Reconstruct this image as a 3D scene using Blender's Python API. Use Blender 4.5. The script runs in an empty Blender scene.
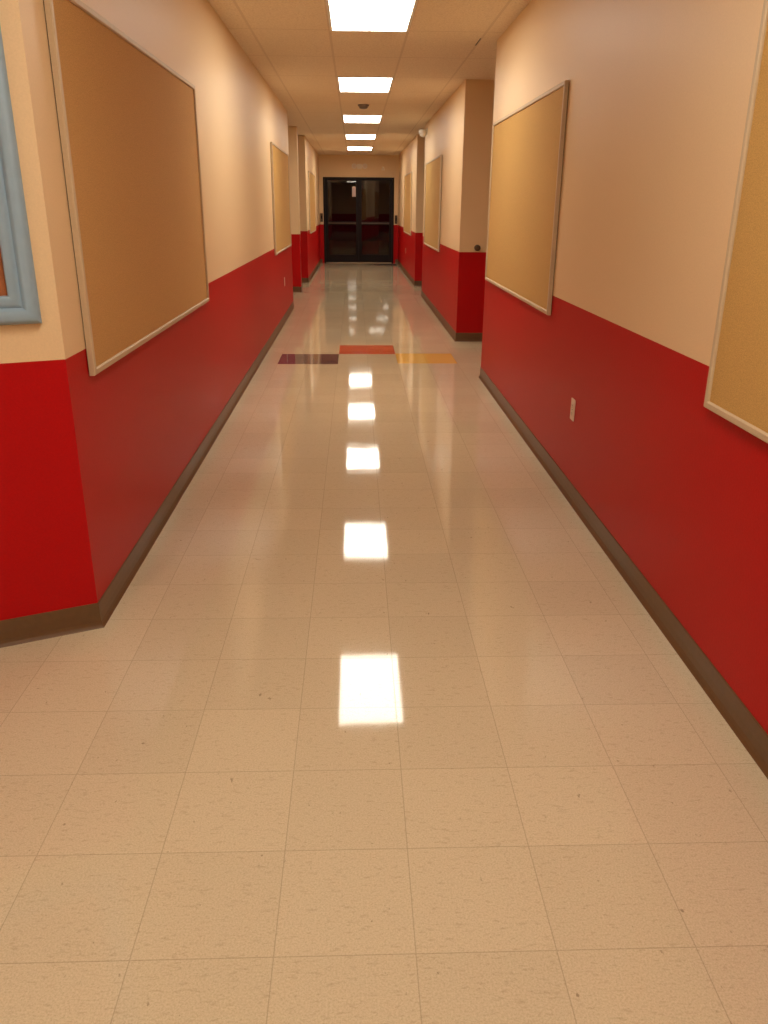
import bpy, bmesh, math, random
from mathutils import Vector, Matrix
random.seed(4)
PI = math.pi
sc = bpy.context.scene
COL = sc.collection

# ------------------------------------------------------------------ measures
H = 2.775            # ceiling
ZR = 1.013           # top of the red paint
XL, XR = -0.975, 1.168
YE = 23.72           # wall with the double door
YB = -7.0            # wall behind the viewpoint
TS = 0.3048; TX, TY = -0.1828, 1.2882

# ------------------------------------------------------------------ materials
def mat(name):
    m = bpy.data.materials.new(name); m.use_nodes = True
    nt = m.node_tree
    return m, nt, nt.nodes['Principled BSDF']
def N(nt, t, **kw):
    n = nt.nodes.new(t)
    for k, v in kw.items(): setattr(n, k, v)
    return n
def setin(node, **kw):
    for k, v in kw.items(): node.inputs[k.replace('_', ' ')].default_value = v
def pos(nt):
    g = N(nt, 'ShaderNodeNewGeometry'); return g.outputs['Position']
def noise(nt, vec, scale, detail=3, rough=.5):
    n = N(nt, 'ShaderNodeTexNoise'); n.inputs['Scale'].default_value = scale
    n.inputs['Detail'].default_value = detail; n.inputs['Roughness'].default_value = rough
    if vec is not None: nt.links.new(vec, n.inputs['Vector'])
    return n.outputs['Fac']
def ramp(nt, fac, stops):
    r = N(nt, 'ShaderNodeValToRGB'); cr = r.color_ramp
    while len(cr.elements) < len(stops): cr.elements.new(.5)
    for e, (p, c) in zip(cr.elements, stops):
        e.position = p; e.color = (c[0], c[1], c[2], 1)
    nt.links.new(fac, r.inputs[0]); return r.outputs[0]
def mth(nt, op, a, b=None, c=None):
    n = N(nt, 'ShaderNodeMath', operation=op)
    for i, v in enumerate((a, b, c)):
        if v is None: continue
        if isinstance(v, (int, float)): n.inputs[i].default_value = v
        else: nt.links.new(v, n.inputs[i])
    return n.outputs[0]
def mixc(nt, f, a, b):
    n = N(nt, 'ShaderNodeMix', data_type='RGBA')
    for i, v in ((0, f), (6, a), (7, b)):
        if isinstance(v, (int, float)): n.inputs[i].default_value = v
        elif isinstance(v, tuple): n.inputs[i].default_value = (v[0], v[1], v[2], 1)
        else: nt.links.new(v, n.inputs[i])
    return n.outputs[2]
def bump(nt, b, h, strength, dist):
    n = N(nt, 'ShaderNodeBump'); n.inputs['Strength'].default_value = strength
    n.inputs['Distance'].default_value = dist
    nt.links.new(h, n.inputs['Height']); nt.links.new(n.outputs[0], b.inputs['Normal'])

def paint(name, col, var, rough, spec=.5, grain=160, bs=.25):
    m, nt, b = mat(name); p = pos(nt)
    c2 = tuple(x * (1 - var) for x in col)
    c = ramp(nt, noise(nt, p, grain, 4, .7), [(.3, c2), (.7, col)])
    nt.links.new(c, b.inputs['Base Color'])
    setin(b, Roughness=rough, Specular_IOR_Level=spec)
    bump(nt, b, noise(nt, p, 90, 3, .6), bs, .002)
    return m
CREAM = paint('cream wall paint', (.86, .63, .38), .08, .45, .22)
RED = paint('red wall paint', (.52, .004, .006), .15, .42, .17)
CEIL = None

def ceiling_mat():
    m, nt, b = mat('acoustic ceiling tile'); p = pos(nt)
    s = N(nt, 'ShaderNodeSeparateXYZ'); nt.links.new(p, s.inputs[0])
    def line(v, off, sp, w):
        u = mth(nt, 'DIVIDE', mth(nt, 'SUBTRACT', v, off - sp / 2), sp)
        f = mth(nt, 'ABSOLUTE', mth(nt, 'SUBTRACT', mth(nt, 'FRACT', u), .5))
        return mth(nt, 'LESS_THAN', f, w / sp)
    gx = line(s.outputs[0], -.19, .61, .010); gy = line(s.outputs[1], 6.0, 1.2, .010)
    g = mth(nt, 'MAXIMUM', gx, gy)
    c = ramp(nt, noise(nt, p, 70, 5, .8), [(.32, (.70, .57, .42)), (.55, (.90, .77, .60)), (.8, (.93, .81, .64))])
    c = mixc(nt, g, c, (.74, .61, .46))
    nt.links.new(c, b.inputs['Base Color']); setin(b, Roughness=.85, Specular_IOR_Level=.2)
    bump(nt, b, noise(nt, p, 60, 4, .7), .5, .004)
    return m
CEIL = ceiling_mat()

def floor_mat():
    m, nt, b = mat('waxed vinyl tile'); p = pos(nt)
    s = N(nt, 'ShaderNodeSeparateXYZ'); nt.links.new(p, s.inputs[0])
    X, Y = s.outputs[0], s.outputs[1]
    ux = mth(nt, 'DIVIDE', mth(nt, 'SUBTRACT', X, TX), TS)
    uy = mth(nt, 'DIVIDE', mth(nt, 'SUBTRACT', Y, TY), TS)
    ix, iy = mth(nt, 'FLOOR', ux), mth(nt, 'FLOOR', uy)
    def edge(u):
        f = mth(nt, 'FRACT', u)
        return mth(nt, 'MINIMUM', f, mth(nt, 'SUBTRACT', 1.0, f))
    e = mth(nt, 'MINIMUM', edge(ux), edge(uy))
    seam = mth(nt, 'SUBTRACT', 1.0, mth(nt, 'SMOOTH_MIN', 1.0, mth(nt, 'DIVIDE', e, .0065), .01))
    # per tile random
    cid = N(nt, 'ShaderNodeCombineXYZ'); nt.links.new(ix, cid.inputs[0]); nt.links.new(iy, cid.inputs[1])
    wn = N(nt, 'ShaderNodeTexWhiteNoise', noise_dimensions='3D'); nt.links.new(cid.outputs[0], wn.inputs[0])
    # streaky chips, offset for every tile
    def streak(sx, sy, scale):
        mp = N(nt, 'ShaderNodeMapping'); mp.inputs['Scale'].default_value = (sx, sy, 1)
        v = N(nt, 'ShaderNodeVectorMath', operation='MULTIPLY_ADD')
        nt.links.new(wn.outputs['Color'], v.inputs[0]); v.inputs[1].default_value = (7, 7, 7)
        nt.links.new(p, v.inputs[2]); nt.links.new(v.outputs[0], mp.inputs[0])
        return noise(nt, mp.outputs[0], scale, 3, .6)
    base = ramp(nt, noise(nt, p, 220, 4, .8), [(.3, (.51, .42, .275)), (.5, (.67, .56, .385)), (.72, (.77, .66, .475))])
    st = ramp(nt, streak(1, 2.6, 42), [(.57, (0, 0, 0)), (.68, (1, 1, 1))])
    base = mixc(nt, mth(nt, 'MULTIPLY', st, .28), base, (.36, .25, .15))
    dk = ramp(nt, streak(1.6, 1, 30), [(.70, (0, 0, 0)), (.76, (1, 1, 1))])
    base = mixc(nt, mth(nt, 'MULTIPLY', dk, .6), base, (.17, .11, .06))
    tone = mth(nt, 'MULTIPLY_ADD', wn.outputs['Value'], .07, .94)
    tv = N(nt, 'ShaderNodeVectorMath', operation='SCALE'); nt.links.new(base, tv.inputs[0]); nt.links.new(tone, tv.inputs[3])
    base = tv.outputs[0]
    def box(x0, x1, y0, y1):
        a = mth(nt, 'MULTIPLY', mth(nt, 'GREATER_THAN', X, x0), mth(nt, 'LESS_THAN', X, x1))
        c = mth(nt, 'MULTIPLY', mth(nt, 'GREATER_THAN', Y, y0), mth(nt, 'LESS_THAN', Y, y1))
        return mth(nt, 'MULTIPLY', a, c)
    xs = [TX + k * TS for k in (-2, 0, 2, 4)]
    YC = 8.80
    speck = noise(nt, p, 150, 3, .7)
    for bx, c1, c2 in ((box(xs[0] + .0, xs[1], YC - .59, YC), (.08, .028, .055), (.13, .055, .09)),
                       (box(xs[1], xs[2], YC, YC + .6), (.56, .045, .018), (.66, .075, .032)),
                       (box(xs[2], xs[3], YC - .55, YC + .05), (.78, .44, .08), (.84, .52, .13))):
        base = mixc(nt, bx, base, ramp(nt, speck, [(.35, c1), (.65, c2)]))
    base = mixc(nt, mth(nt, 'MULTIPLY', seam, .42), base, (.16, .10, .05))
    nt.links.new(base, b.inputs['Base Color'])
    r = ramp(nt, noise(nt, p, 6, 4, .6), [(.3, (.035,) * 3), (.7, (.06,) * 3)])
    nt.links.new(r, b.inputs['Roughness'])
    setin(b, Specular_IOR_Level=.5)
    h = mth(nt, 'ADD', mth(nt, 'MULTIPLY', noise(nt, p, 9, 2, .5), 1.0), mth(nt, 'MULTIPLY', seam, -.25))
    bump(nt, b, h, .05, .002)
    return m
FLOOR = floor_mat()

def plain(name, col, rough=.5, metal=0.0, var=.12, grain=120, bs=0):
    m, nt, b = mat(name)
    p = N(nt, 'ShaderNodeTexCoord').outputs['Object']
    c = ramp(nt, noise(nt, p, grain, 3, .6), [(.3, tuple(x * (1 - var) for x in col)), (.7, col)])
    nt.links.new(c, b.inputs['Base Color']); setin(b, Roughness=rough, Metallic=metal)
    if bs: bump(nt, b, noise(nt, p, grain, 3, .6), bs, .001)
    return m
BASE = plain('brown vinyl cove base', (.15, .075, .028), .38, var=.15, grain=40)
CORK = plain('tan cork', (.70, .415, .125), .9, var=.32, grain=260, bs=.6)
CORKD = plain('brown cork', (.70, .39, .13), .9, var=.32, grain=260, bs=.6)
TRIM = plain('anodised board trim', (.62, .47, .30), .5, .0, var=.06)
BACK = plain('hardboard backing', (.05, .03, .02), .8)
BLUE = plain('pale blue painted wood', (.31, .44, .56), .45, var=.06, grain=30)
PINB = plain('rust pin board', (.42, .14, .05), .9, var=.2, grain=200)
IVORY = plain('ivory plastic', (.80, .62, .47), .35, var=.03)
SLOT = plain('dark slot', (.03, .02, .02), .5)
WHITE = plain('white enamel', (.82, .78, .72), .35, var=.03)
TAN = plain('tan plastic', (.86, .74, .58), .4, var=.05)
DARK = plain('dark bronze metal', (.008, .003, .004), .5, .0, var=.2)
DARK.node_tree.nodes['Principled BSDF'].inputs['Specular IOR Level'].default_value = .25
BRONZE = plain('dark brown rubber', (.09, .045, .02), .45)
STEEL = plain('brushed steel', (.10, .08, .07), .4, .6, var=.1)
MAT = plain('charcoal mat', (.03, .025, .025), .95, var=.4, grain=300, bs=.8)
GREY = plain('grey detector plastic', (.22, .19, .19), .5, var=.05)
PAPER = plain('notice paper', (.75, .62, .62), .8, var=.05)
ASPH = plain('asphalt', (.03, .028, .026), .9, var=.4)

def glass_mat():
    m, nt, b = mat('dark door glass')
    setin(b, Roughness=.01, Transmission_Weight=1.0, IOR=1.65)
    b.inputs['Base Color'].default_value = (.12, .10, .10, 1)
    return m
GLASS = glass_mat()
def lens_mat():
    m, nt, b = mat('lit acrylic diffuser')
    b.inputs['Base Color'].default_value = (.9, .9, .9, 1)
    p = N(nt, 'ShaderNodeTexCoord').outputs['Object']
    c = ramp(nt, noise(nt, p, 60, 2, .5), [(.3, (1, .915, .755)), (.7, (1, .93, .78))])
    nt.links.new(c, b.inputs['Emission Color']); b.inputs['Emission Strength'].default_value = 11.5
    return m
LENS = lens_mat()

# ------------------------------------------------------------------ helpers
def box(bm, x0, x1, y0, y1, z0, z1, mi=0):
    vs = [bm.verts.new((x, y, z)) for z in (z0, z1) for x, y in ((x0, y0), (x1, y0), (x1, y1), (x0, y1))]
    for q in ((3, 2, 1, 0), (4, 5, 6, 7), (0, 1, 5, 4), (1, 2, 6, 5), (2, 3, 7, 6), (3, 0, 4, 7)):
        f = bm.faces.new([vs[i] for i in q]); f.material_index = mi
    return vs
def bev_box(bm, x0, x1, y0, y1, z0, z1, r=.002, seg=2):
    t = bmesh.new(); box(t, x0, x1, y0, y1, z0, z1)
    bmesh.ops.bevel(t, geom=t.edges[:], offset=r, segments=seg, affect='EDGES', profile=.5)
    me = bpy.data.meshes.new('t'); t.to_mesh(me); t.free(); bm.from_mesh(me); bpy.data.meshes.remove(me)
def cyl(bm, p0, p1, r0, r1=None, seg=24):
    r1 = r0 if r1 is None else r1
    p0, p1 = Vector(p0), Vector(p1); d = p1 - p0
    M = Matrix.Translation((p0 + p1) / 2) @ d.to_track_quat('Z', 'Y').to_matrix().to_4x4()
    bmesh.ops.create_cone(bm, cap_ends=True, segments=seg, radius1=max(r0, 1e-5), radius2=max(r1, 1e-5), depth=d.length, matrix=M)
def lathe(bm, prof, axis='Y', seg=32):
    """prof: list of (radius, distance along axis)"""
    rings = []
    for r, t in prof:
        ring = []
        for k in range(seg):
            a = 2 * PI * k / seg
            v = (r * math.cos(a), t, r * math.sin(a)) if axis == 'Y' else (r * math.cos(a), r * math.sin(a), t)
            ring.append(bm.verts.new(v))
        rings.append(ring)
    for a, b in zip(rings, rings[1:]):
        for k in range(seg):
            bm.faces.new((a[k], a[(k + 1) % seg], b[(k + 1) % seg], b[k]))
    bm.faces.new(rings[0][::-1]); bm.faces.new(rings[-1])
def obj(name, bm, mats, parent=None, smooth=False):
    bmesh.ops.recalc_face_normals(bm, faces=bm.faces[:])
    me = bpy.data.meshes.new(name); bm.to_mesh(me); bm.free()
    for m in (mats if isinstance(mats, (list, tuple)) else [mats]): me.materials.append(m)
    if smooth:
        for f in me.polygons: f.use_smooth = True
        me.set_sharp_from_angle(angle=.6)
    o = bpy.data.objects.new(name, me); COL.objects.link(o)
    if parent: o.parent = parent
    return o
def thing(name, label, cat, loc, rz=0, group=None):
    o = bpy.data.objects.new(name, None); COL.objects.link(o)
    o.empty_display_size = .1
    o.location = loc; o.rotation_euler = (0, 0, rz)
    o['label'] = label; o['category'] = cat
    if group: o['group'] = group
    return o
def struct(name, bm, mats, parent=None):
    o = obj(name, bm, mats, parent); o['kind'] = 'structure'; return o
def dup(root, loc, rz, label, group=None):
    def cp(o, par):
        c = o.copy(); COL.objects.link(c); c.parent = par
        for ch in list(o.children): cp(ch, c)
        return c
    r = cp(root, None)
    r.location = loc; r.rotation_euler = (0, 0, rz); r['label'] = label
    if group: r['group'] = group
    return r

# ------------------------------------------------------------------ the shell
def wall(name, poly):
    """solid block from a footprint, red below ZR and cream above"""
    bm = bmesh.new(); n = len(poly)
    lv = [[bm.verts.new((x, y, z)) for x, y in poly] for z in (0, ZR, H)]
    for k in (0, 1):
        for i in range(n):
            f = bm.faces.new((lv[k][i], lv[k][(i + 1) % n], lv[k + 1][(i + 1) % n], lv[k + 1][i])); f.material_index = 1 - k
    bm.faces.new(lv[0][::-1]).material_index = 1; bm.faces.new(lv[2])
    return struct(name, bm, [CREAM, RED])
C0 = (XL, 2.76); DA = Vector((-.915, -.402)).normalized()
C1 = (C0[0] + DA.x * 2.3, C0[1] + DA.y * 2.3)
XF = C1[0]
wall('wall_left', [C0, (XL, 13.08), (-3.4, 13.08), (-3.4, C1[1]), C1])
wall('wall_left', [(XF, C1[1]), (-3.4, C1[1]), (-3.4, YB), (XF, YB)])
wall('wall_left', [(-1.0, 15.45), (-1.0, 15.65), (-3.4, 15.65), (-3.4, 15.45)])
wall('wall_left', [(XL, 17.4), (XL, YE), (-3.4, YE), (-3.4, 17.4)])
wall('wall_left', [(-3.4, 13.08), (-3.4, 17.4), (-3.6, 17.4), (-3.6, 13.08)])
wall('wall_right', [(XR, YB), (XR, 7.53), (3.4, 7.53), (3.4, YB)])
wall('wall_right', [(1.19, 9.70), (1.18, 14.90), (3.4, 14.90), (3.4, 9.70)])
wall('wall_right', [(1.185, 16.79), (1.185, YE), (3.4, YE), (3.4, 16.79)])
wall('wall_right', [(3.4, 7.53), (3.4, 16.79), (3.6, 16.79), (3.6, 7.53)])
wall('wall_back', [(-3.4, YB), (3.4, YB), (3.4, YB - .2), (-3.4, YB - .2)])
DX0, DX1, DZ = -.865, 1.065, 2.22
bm = bmesh.new()
for x0, x1 in ((XL - 2.4, DX0), (DX1, 3.4)):
    box(bm, x0, x1, YE, YE + .2, 0, ZR, 1); box(bm, x0, x1, YE, YE + .2, ZR, H, 0)
box(bm, DX0, DX1, YE, YE + .2, DZ, H, 0)
struct('wall_front', bm, [CREAM, RED])
bm = bmesh.new(); box(bm, -3.6, 3.6, YB - .2, YE + .2, -.1, 0); struct('floor', bm, FLOOR)
bm = bmesh.new(); box(bm, -3.6, 3.6, YB - .2, YE + .2, H, H + .1); ceil = struct('ceiling', bm, CEIL)
# night ground outside the door
bm = bmesh.new(); box(bm, -8, 8, YE + .2, YE + 16, -.14, -.02); struct('ground', bm, ASPH)

# cove base: a profile swept along each run of wall, room on the left of the path
def cove(name, pts):
    prof = [(0, 0), (.016, 0), (.013, .004), (.009, .012), (.0055, .024), (.004, .05), (.004, .096), (.0028, .1), (0, .1)]
    bm = bmesh.new(); P = [Vector(p) for p in pts]; rings = []
    for i, p in enumerate(P):
        d0 = (P[i] - P[i - 1]).normalized() if i else None
        d1 = (P[i + 1] - P[i]).normalized() if i < len(P) - 1 else None
        n0 = Vector((-d0.y, d0.x)) if d0 else None; n1 = Vector((-d1.y, d1.x)) if d1 else None
        if n0 and n1:
            m = (n0 + n1).normalized(); m = m / max(.3, m.dot(n0))
        else: m = n0 or n1
        rings.append([bm.verts.new((p.x + m.x * a, p.y + m.y * a, z)) for a, z in prof])
    k = len(prof)
    for a, b in zip(rings, rings[1:]):
        for j in range(k): bm.faces.new((a[j], a[(j + 1) % k], b[(j + 1) % k], b[j]))
    bm.faces.new(rings[0]); bm.faces.new(rings[-1][::-1])
    return struct(name, bm, BASE)
cove('baseboard_left', [(-3.38, 13.08), (XL, 13.08), C0, C1, (XF, YB + .02)])
cove('baseboard_left', [(-3.38, 15.65), (-1.0, 15.65), (-1.0, 15.45), (-3.38, 15.45)])
cove('baseboard_left', [(DX0 - .05, YE), (XL, YE), (XL, 17.4), (-3.38, 17.4)])
cove('baseboard_right', [(XR, YB + .02), (XR, 7.53), (3.38, 7.53)])
cove('baseboard_right', [(3.38, 9.70), (1.19, 9.70), (1.18, 14.90), (3.38, 14.90)])
cove('baseboard_right', [(3.38, 16.79), (1.185, 16.79), (1.185, YE), (DX1 + .05, YE)])

# a short open gap in the ceiling grid by the right wall
bm = bmesh.new(); box(bm, 1.018, 1.028, 7.45, 7.75, H - .0025, H - .0002)
o = obj('grid_gap', bm, SLOT, ceil)

# ------------------------------------------------------------------ double door
door = bpy.data.objects.new('door_1', None); COL.objects.link(door)
door.location = ((DX0 + DX1) / 2, YE, 0); door['kind'] = 'structure'
W = DX1 - DX0; hw = W / 2
bm = bmesh.new()
for s in (-1, 1):
    a, b_ = sorted((s * hw, s * (hw - .045)))
    bev_box(bm, a, b_, -.015, .14, 0, DZ, .003)
bev_box(bm, -hw + .045, hw - .045, -.015, .14, DZ - .035, DZ, .003)
obj('door_frame', bm, DARK, door)
bm = bmesh.new(); bev_box(bm, -hw + .045, hw - .045, -.03, .14, 0, .012, .004)
obj('threshold', bm, TRIM, door)
def leaf(s):
    L = hw - .049                     # leaf width, hinge at local x=0 running toward the middle
    r = bpy.data.objects.new('door_leaf', None); COL.objects.link(r); r.parent = door
    r.location = (s * (hw - .047), .06, 0)
    def X(a, b): return (min(-s * a, -s * b), max(-s * a, -s * b))
    top, bot = DZ - .039, .016
    bm = bmesh.new()
    for a, b in ((0, .075), (L - .075, L)): x0, x1 = X(a, b); bev_box(bm, x0, x1, -.022, .022, bot, top, .003)
    x0, x1 = X(.075, L - .075)
    bev_box(bm, x0, x1, -.022, .022, top - .035, top, .003); bev_box(bm, x0, x1, -.022, .022, bot, bot + .2, .003)
    bev_box(bm, x0, x1, -.022, .022, 1.0, 1.09, .003)
    obj('leaf_frame', bm, DARK, r)
    bm = bmesh.new(); box(bm, x0 - .005, x1 + .005, -.003, .003, 1.085, top - .03); obj('glass_pane', bm, GLASS, r)
    bm = bmesh.new(); box(bm, x0 - .005, x1 + .005, -.003, .003, bot + .195, 1.005); obj('glass_pane', bm, GLASS, r)
    bm = bmesh.new(); bev_box(bm, x0, x1, -.085, -.06, 1.03, 1.065, .006)
    for k in (x0 + .01, x1 - .05): bev_box(bm, k, k + .04, -.07, -.02, 1.025, 1.07, .004)
    obj('push_bar', bm, STEEL if s > 0 else BRONZE, r)
    return r
LL = leaf(-1); RL = leaf(1)
LL.rotation_euler.z = math.radians(.32)
RL.rotation_euler.z = math.radians(-3.0)

# paper notice taped inside the left leaf, upper glass
n = thing('paper_notice', 'narrow pale paper notice taped to the glass of the dark double door', 'notice', (-.03, YE + .035, 1.85))
bm = bmesh.new(); box(bm, -.05, .05, -.0006, .0006, -.12, .13); obj('sheet', bm, PAPER, n)
bm = bmesh.new(); box(bm, -.03, .03, -.0012, -.0006, .115, .14); obj('tape', bm, TAN, n)

# ------------------------------------------------------------------ cork boards (local x along the wall, y out of it)
def make_board(loc, rz, label, cork, wdt=2.475, hgt=1.25):
    r = thing('bulletin_board', label, 'bulletin board', loc, rz, 'cork bulletin boards along the hallway walls')
    h2 = wdt / 2; fw = .024
    bm = bmesh.new()
    # mitred frame, profile: outer lip, face, inner step down to the cork
    prof = [(0, .004), (0, .022), (.004, .026), (fw - .004, .026), (fw, .021), (fw, .014)]
    cor = [(-h2, 0, 1, 1), (h2, 0, -1, 1), (h2, hgt, -1, -1), (-h2, hgt, 1, -1)]
    rings = [[bm.verts.new((x + sx * a, y, z + sz * a)) for a, y in prof] for x, z, sx, sz in cor]
    k = len(prof)
    for i in range(4):
        a, b = rings[i], rings[(i + 1) % 4]
        for j in range(k): bm.faces.new((a[j], a[(j + 1) % k], b[(j + 1) % k], b[j]))
    obj('frame', bm, TRIM, r)
    bm = bmesh.new(); box(bm, -h2 + fw - .002, h2 - fw + .002, .006, .016, fw - .002, hgt - fw + .002)
    obj('cork_panel', bm, cork, r)
    bm = bmesh.new(); box(bm, -h2 + .008, h2 - .008, 0, .006, .008, hgt - .008); obj('backing_panel', bm, BACK, r)
    return r
LW, RW = -PI / 2, PI / 2
b1 = make_board((XL, 4.21, .915), LW, 'large brown cork bulletin board on the left wall nearest the blue frame', CORKD)
b2 = make_board((XR, 6.14, .898), RW, 'tan cork bulletin board on the right wall above the outlet, just before the side opening', CORK)
G = 'cork bulletin boards along the hallway walls'
dup(b2, (XR, 1.345, .89), RW, 'tan cork bulletin board at the right edge of the photo, cut off by the frame', G)
dup(b2, (XL, 11.50, .935), LW, 'narrow-looking tan cork bulletin board farther down the left wall above a white outlet', G)
dup(b2, (1.1815, 13.12, .905), RW, 'distant tan cork board on the right wall between the two side openings', G)
dup(b2, (XL, 19.6, .93), LW, 'farthest cork board on the left, close to the dark double door', G)
dup(b2, (1.185, 19.3, .92), RW, 'farthest cork board on the right, close to the dark double door', G)

# ------------------------------------------------------------------ blue framed display on the angled wall
ang = math.atan2(DA.y, DA.x)             # wall runs along DA; outward normal is to the right of it
nx = Vector((-DA.y, DA.x))               # toward the room
if nx.dot(Vector((0, -1))) < 0: nx = -nx
fwid, fh, z0 = .98, 1.16, 1.137
cen = Vector(C0) + DA * (.058 + fwid / 2)
rz = math.atan2(nx.y, nx.x) - PI / 2
f = thing('picture_frame', 'light blue moulded frame around a rust coloured board on the angled left wall', 'picture frame', (cen.x, cen.y, z0), rz)
bm = bmesh.new()
prof = [(0, 0), (0, .018), (.006, .030), (.016, .037), (.028, .038), (.040, .033), (.048, .022), (.052, .018), (.058, .022), (.064, .026), (.078, .027), (.088, .022), (.090, .014), (.090, 0)]
h2 = fwid / 2
cor = [(-h2, 0, 1, 1), (h2, 0, -1, 1), (h2, fh, -1, -1), (-h2, fh, 1, -1)]
rings = [[bm.verts.new((x + sx * a, y, z + sz * a)) for a, y in prof] for x, z, sx, sz in cor]
for i in range(4):
    a, b = rings[i], rings[(i + 1) % 4]; k = len(prof)
    for j in range(k): bm.faces.new((a[j], a[(j + 1) % k], b[(j + 1) % k], b[j]))
obj('frame_moulding', bm, BLUE, f, True)
bm = bmesh.new(); box(bm, -h2 + .088, h2 - .088, 0, .008, .088, fh - .088); obj('display_panel', bm, PINB, f)

# ------------------------------------------------------------------ ceiling lights
def make_light(loc, label):
    r = thing('ceiling_light', label, 'ceiling light', loc, 0, 'rectangular ceiling lights down the hallway')
    w, l, fw = .305, .60, .022
    bm = bmesh.new(); prof = [(0, 0), (0, -.006), (.003, -.009), (fw - .003, -.009), (fw, -.005), (fw, 0)]
    cor = [(-w, -l, 1, 1), (w, -l, -1, 1), (w, l, -1, -1), (-w, l, 1, -1)]
    rings = [[bm.verts.new((x + sx * a, y + sy * a, z)) for a, z in prof] for x, y, sx, sy in cor]
    k = len(prof)
    for i in range(4):
        a, b = rings[i], rings[(i + 1) % 4]
        for j in range(k): bm.faces.new((a[j], a[(j + 1) % k], b[(j + 1) % k], b[j]))
    obj('fixture_frame', bm, WHITE, r)
    bm = bmesh.new(); box(bm, -w + fw, w - fw, -l + fw, l - fw, -.004, 0); obj('diffuser', bm, LENS, r)
    return r
P0, PIT = 6.6, 3.61
LG = 'rectangular ceiling lights down the hallway'
l0 = make_light((.118, P0, H), 'nearest glowing white ceiling light, cut off by the top of the photo')
for k, t in enumerate(['second nearest glowing ceiling light, directly behind the large nearest one',
                       'third glowing ceiling light, with the dark smoke detector in front of it',
                       'fourth glowing ceiling light, small, between the smoke detector light and the last',
                       'smallest farthest glowing ceiling light, just before the double door wall']):
    dup(l0, (.118, P0 + PIT * (k + 1) + (0, .22, .14, 0)[k], H), 0, t, LG)
for y, t in ((1.62, 'glowing ceiling light directly over the photographer, just before the nearest one in view'),
             (-1.9, 'glowing ceiling light in the corridor behind the photographer'),):
    dup(l0, (.118, y, H), 0, t, LG)
dup(l0, (-1.9, -.9, H), 0, 'added unseen fill light on the lobby ceiling beside the angled left wall', LG)  # extra fill panel out of view, added to brighten the near floor and walls

# ------------------------------------------------------------------ smoke detector
s = thing('smoke_detector', 'small round smoke detector on the ceiling in front of the third light', 'smoke detector', (.12, 12.15, H))
bm = bmesh.new(); lathe(bm, [(.075, 0), (.075, -.014), (.072, -.018), (.060, -.020)], 'Z'); obj('mounting_base', bm, GREY, s, True)
bm = bmesh.new(); lathe(bm, [(.060, -.020), (.058, -.034), (.050, -.045), (.03, -.051), (.012, -.053)], 'Z'); obj('sensor_cap', bm, GREY, s, True)

# ------------------------------------------------------------------ outlets
def make_outlet(loc, rz, label):
    r = thing('wall_outlet', label, 'outlet', loc, rz, 'electrical outlets low on the red walls')
    bm = bmesh.new(); bev_box(bm, -.036, .036, 0, .006, -.058, .058, .0025); obj('cover_plate', bm, IVORY, r)
    for z in (-.021, .021):
        bm = bmesh.new(); bev_box(bm, -.017, .017, .005, .0085, z - .014, z + .014, .0015)
        q = obj('socket', bm, IVORY, r)
        bm = bmesh.new()
        box(bm, -.0085, -.006, .008, .0089, z - .003, z + .008); box(bm, .006, .0085, .008, .0089, z - .003, z + .008)
        box(bm, -.002, .002, .008, .0089, z - .011, z - .007)
        obj('slots', bm, SLOT, q)
    bm = bmesh.new(); cyl(bm, (0, .005, 0), (0, .0075, 0), .0035, seg=12); obj('screw', bm, STEEL, r)
    return r
o1 = make_outlet((XR, 4.235, .484), RW, 'ivory outlet low on the right red wall, below the tan board')
OG = 'electrical outlets low on the red walls'
dup(o1, (XL, 11.55, .52), LW, 'small pale outlet low on the left red wall below the farther board', OG)
dup(o1, (1.185, 19.9, .52), RW, 'tiny pale outlet on the far right red wall near the double door', OG)

# ------------------------------------------------------------------ door stop knob on the return wall
def make_knob(loc, rz, label):
    r = thing('door_stop', label, 'door stop', loc, rz)
    bm = bmesh.new(); lathe(bm, [(.034, 0), (.034, .006), (.030, .010), (.022, .012), (.016, .03)], 'Y'); obj('mounting_plate', bm, BRONZE, r, True)
    bm = bmesh.new(); lathe(bm, [(.016, .03), (.028, .032), (.032, .038), (.032, .048), (.027, .055), (.014, .058)], 'Y'); obj('rubber_bumper', bm, BRONZE, r, True)
    return r
make_knob((1.395, 9.70, 1.06), PI, 'round dark brown door stop above the red paint on the wall facing the camera')

# key switch boxes either side of the double door
def make_switch(loc, label):
    r = thing('switch_box', label, 'switch box', loc, PI, 'dark boxes beside the double door')
    bm = bmesh.new(); bev_box(bm, -.035, .035, 0, .035, -.11, .11, .005); obj('housing', bm, BRONZE, r)
    bm = bmesh.new(); bev_box(bm, -.018, .018, .034, .044, -.03, .05, .003); obj('rocker', bm, DARK, r)
    bm = bmesh.new(); cyl(bm, (0, .034, -.07), (0, .042, -.07), .012); obj('key_cylinder', bm, STEEL, r)
    return r
sw = make_switch((-.92, YE, 1.19), 'small dark box on the wall just left of the double door')
dup(sw, (1.125, YE, 1.15), PI, 'small dark box on the wall just right of the double door', 'dark boxes beside the double door')

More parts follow.
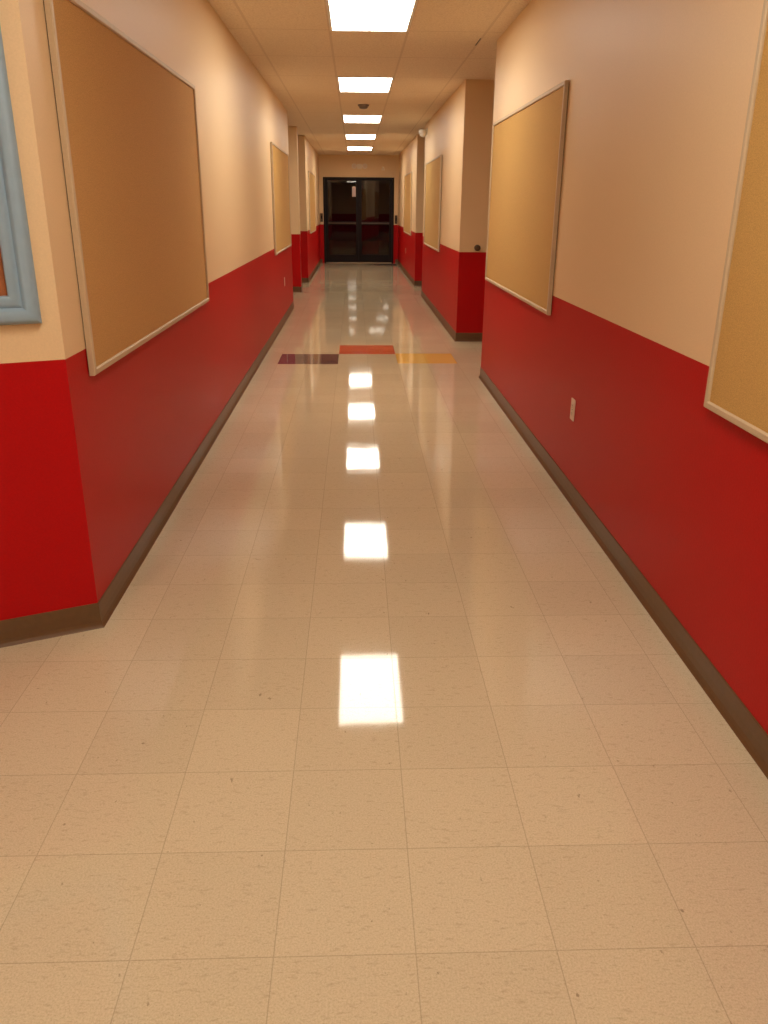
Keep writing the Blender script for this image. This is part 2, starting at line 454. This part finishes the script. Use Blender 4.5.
# ------------------------------------------------------------------ twin head emergency light above the door
e = thing('emergency_light', 'tan twin-headed emergency light on the wall above the double door', 'emergency light', (.125, YE + .001, 2.48), PI)
bm = bmesh.new(); bev_box(bm, -.07, .07, 0, .07, -.05, .07, .008); obj('housing', bm, TAN, e)
for sx in (-1, 1):
    bm = bmesh.new(); cyl(bm, (sx * .06, .035, .02), (sx * .125, .05, .02), .012, seg=12)
    a = obj('swivel_arm', bm, TAN, e)
    bm = bmesh.new(); t = bmesh.new(); lathe(t, [(.03, 0), (.05, .02), (.062, .06), (.062, .066), (.05, .062)], 'Y')
    bmesh.ops.translate(t, verts=t.verts[:], vec=(sx * .145, .03, .015)); me = bpy.data.meshes.new('t'); t.to_mesh(me); t.free(); bm.from_mesh(me)
    hd = obj('lamp_head', bm, WHITE, e, True)
    bm = bmesh.new(); cyl(bm, (sx * .145, .088, .015), (sx * .145, .0945, .015), .05); obj('lamp_lens', bm, IVORY, hd)
# little triangular fitting right of it
c = thing('door_chime', 'tiny pale fitting right of the emergency light above the double door', 'door chime', (.76, YE + .001, 2.44), PI)
bm = bmesh.new()
pts = [(-.05, -.04), (.05, -.04), (.02, .05), (-.02, .05)]
va = [bm.verts.new((x, 0, z)) for x, z in pts]; vb = [bm.verts.new((x * .8, .03, z * .8)) for x, z in pts]
bm.faces.new(va); bm.faces.new(vb[::-1])
for i in range(4): bm.faces.new((va[i], vb[i], vb[(i + 1) % 4], va[(i + 1) % 4]))
obj('housing', bm, TAN, c)
bm = bmesh.new(); cyl(bm, (0, .029, -.005), (0, .033, -.005), .012); obj('indicator', bm, IVORY, c)

# ------------------------------------------------------------------ white camera at the far corner of the right wall
k = thing('security_camera', 'small white rounded camera high on the far right wall corner under the ceiling', 'camera', (1.1815, 14.45, 2.635), RW)
bm = bmesh.new(); lathe(bm, [(.05, 0), (.05, .012), (.03, .02), (.026, .03)], 'Y'); obj('wall_mount', bm, WHITE, k, True)
bm = bmesh.new(); t = bmesh.new(); lathe(t, [(.03, .055), (.060, .045), (.069, .03), (.069, .0), (.060, -.012)], 'Z')
bmesh.ops.translate(t, verts=t.verts[:], vec=(0, .072, -.02)); me = bpy.data.meshes.new('t'); t.to_mesh(me); t.free(); bm.from_mesh(me)
obj('camera_body', bm, WHITE, k, True)
bm = bmesh.new(); t = bmesh.new(); lathe(t, [(.057, -.012), (.054, -.03), (.043, -.048), (.024, -.060), (.006, -.064)], 'Z')
bmesh.ops.translate(t, verts=t.verts[:], vec=(0, .072, -.02)); me = bpy.data.meshes.new('t'); t.to_mesh(me); t.free(); bm.from_mesh(me)
obj('camera_dome', bm, WHITE, k, True)

# ------------------------------------------------------------------ mat at the door
m_ = thing('door_mat', 'thin dark mat on the floor in front of the right door leaf', 'mat', (.80, 22.95, 0))
bm = bmesh.new(); bev_box(bm, -.31, .31, -.16, .16, 0, .012, .003); obj('mat_pile', bm, MAT, m_)
bm = bmesh.new()
for x0, x1, y0, y1 in ((-.34, .34, -.19, -.16), (-.34, .34, .16, .19), (-.34, -.31, -.16, .16), (.31, .34, -.16, .16)): box(bm, x0, x1, y0, y1, 0, .005)
obj('mat_border', bm, BRONZE, m_)

# ------------------------------------------------------------------ world, camera, view
w = bpy.data.worlds.new('night'); sc.world = w; w.use_nodes = True
w.node_tree.nodes['Background'].inputs[0].default_value = (.25, .25, .4, 1)
w.node_tree.nodes['Background'].inputs[1].default_value = .01

F_, PT, YW, RLL, CH = 809.731, .3615, .0360, .0073, 1.5026
Fv = Vector((math.sin(YW) * math.cos(PT), math.cos(YW) * math.cos(PT), -math.sin(PT)))
R0 = Vector((math.cos(YW), -math.sin(YW), 0)); U0 = R0.cross(Fv)
Rv = math.cos(RLL) * R0 + math.sin(RLL) * U0; Uv = -math.sin(RLL) * R0 + math.cos(RLL) * U0
cd = bpy.data.cameras.new('camera'); co = bpy.data.objects.new('camera', cd); COL.objects.link(co)
co.matrix_world = Matrix(((Rv.x, Uv.x, -Fv.x, 0), (Rv.y, Uv.y, -Fv.y, 0), (Rv.z, Uv.z, -Fv.z, CH), (0, 0, 0, 1)))
cd.sensor_fit = 'HORIZONTAL'; cd.sensor_width = 36; cd.lens = F_ / 768 * 36
cd.clip_start = .02; cd.clip_end = 200
sc.camera = co
sc.view_settings.view_transform = 'Standard'; sc.view_settings.look = 'None'
sc.view_settings.gamma = 1; sc.view_settings.use_curve_mapping = False
sc.view_settings.exposure = 0.40
